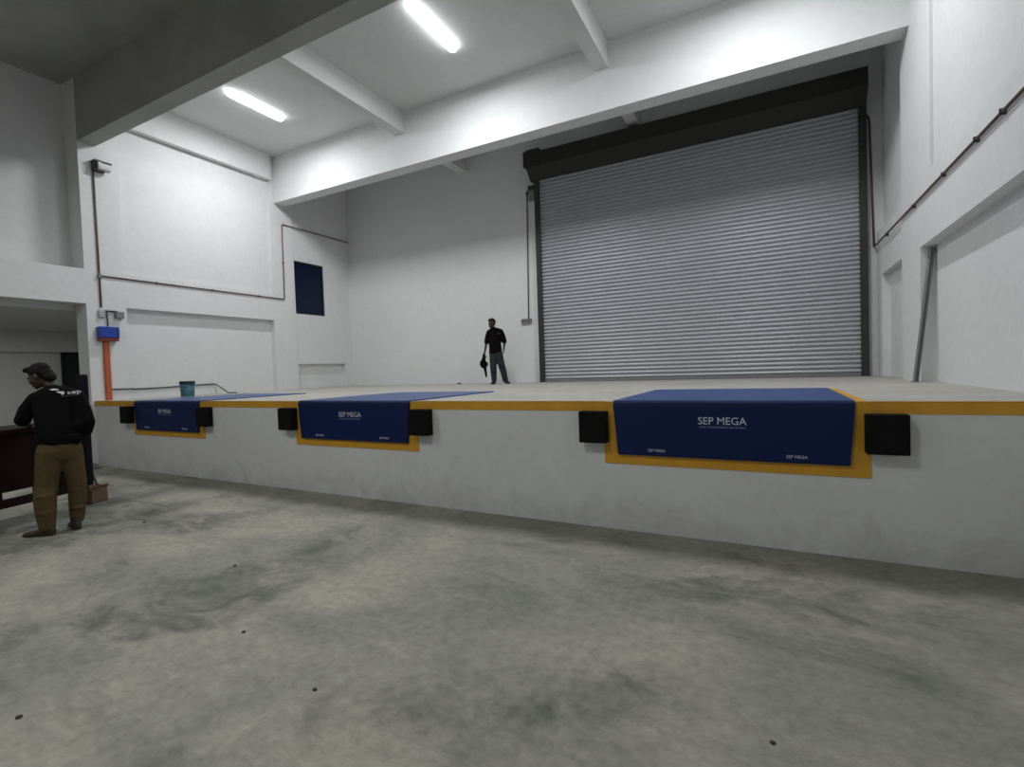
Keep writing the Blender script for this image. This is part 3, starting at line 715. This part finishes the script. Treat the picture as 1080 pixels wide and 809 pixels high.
# print on the back of the shirt, laid on the cloth by ray
from mathutils.bvhtree import BVHTree
_v = [v.co + p1.location for v in shirt1.data.vertices]; _p = [tuple(p.vertices) for p in shirt1.data.polygons]
BV = BVHTree.FromPolygons(_v, _p)
def drape(me, lift=.004):
    """me is laid out in (u, z) as x, y; wrap each vertex onto the cloth"""
    for v in me.vertices:
        hit = BV.ray_cast(F1.P(v.co.x, -1.0, v.co.y), F1.f)
        v.co = (hit[0] if hit[0] else F1.P(v.co.x, -.05, v.co.y)) - F1.f*(lift + v.co.z)
def shirt_text(body, size, u, z, width, mat, ang=0.0):
    return text_mesh('lettering', body, size, mat, shirt1, (0, 0, 0), mtx=Matrix.Translation((u, z, 0)) @ Matrix.Rotation(ang, 4, 'Z'), width=width, bold=.0, wrap=True)
def shirt_shape(name, pts, mat):
    bm = bmesh.new(); top = [bm.verts.new((x, y, .002)) for x, y in [(x-.05, y) for x, y in pts]]; bm.faces.new(top)
    bmesh.ops.triangulate(bm, faces=bm.faces[:]); bmesh.ops.subdivide_edges(bm, edges=bm.edges[:], cuts=2, use_grid_fill=True)
    me = bpy.data.meshes.new(name); bm.to_mesh(me); bm.free(); me.materials.append(M[mat]); drape(me)
    o = bpy.data.objects.new(name, me); C.objects.link(o); attach(o, shirt1); return o
shirt_text('sep', .058, .185, 1.505, .115, 'print', .10)
shirt_shape('logo_swoosh', [(.035, 1.555), (.06, 1.567), (.095, 1.563), (.115, 1.550), (.095, 1.549), (.06, 1.549)], 'print')
shirt_shape('logo_swoosh', [(.085, 1.532), (.11, 1.536), (.15, 1.532), (.155, 1.512), (.135, 1.492), (.125, 1.510), (.105, 1.520)], 'print')
shirt_shape('underline', [(.12, 1.482), (.20, 1.487), (.28, 1.500), (.28, 1.494), (.20, 1.480), (.12, 1.475)], 'dimprint')

# ------------------------------------------------------------------ world, camera
wd = bpy.data.worlds.new('night'); bpy.context.scene.world = wd; wd.use_nodes = True
wd.node_tree.nodes['Background'].inputs['Color'].default_value = (.05, .06, .07, 1); wd.node_tree.nodes['Background'].inputs['Strength'].default_value = .3
yaw, pitch, roll, f = .4812, -.0288, .0332, 519.04
cy, sy = math.cos(yaw), math.sin(yaw)
fw = Vector((-sy, cy, 0)); rt = Vector((cy, sy, 0)); up = Vector((0, 0, 1))
f2 = fw*math.cos(pitch)+up*math.sin(pitch); u2 = up*math.cos(pitch)-fw*math.sin(pitch)
r3 = rt*math.cos(roll)-u2*math.sin(roll); u3 = u2*math.cos(roll)+rt*math.sin(roll)
cam = bpy.data.cameras.new('camera'); co = bpy.data.objects.new('camera', cam); C.objects.link(co)
cam.sensor_width = 36; cam.lens = f/1080*36; cam.clip_start = .05; cam.clip_end = 100
co.matrix_world = Matrix.Translation((0, -4.7318, 1.6113)) @ Matrix((r3, u3, -f2)).transposed().to_4x4()
sc = bpy.context.scene; sc.camera = co
sc.view_settings.view_transform = 'Standard'; sc.view_settings.look = 'None'; sc.view_settings.gamma = 1; sc.view_settings.use_curve_mapping = False
sc.view_settings.exposure = 0.1
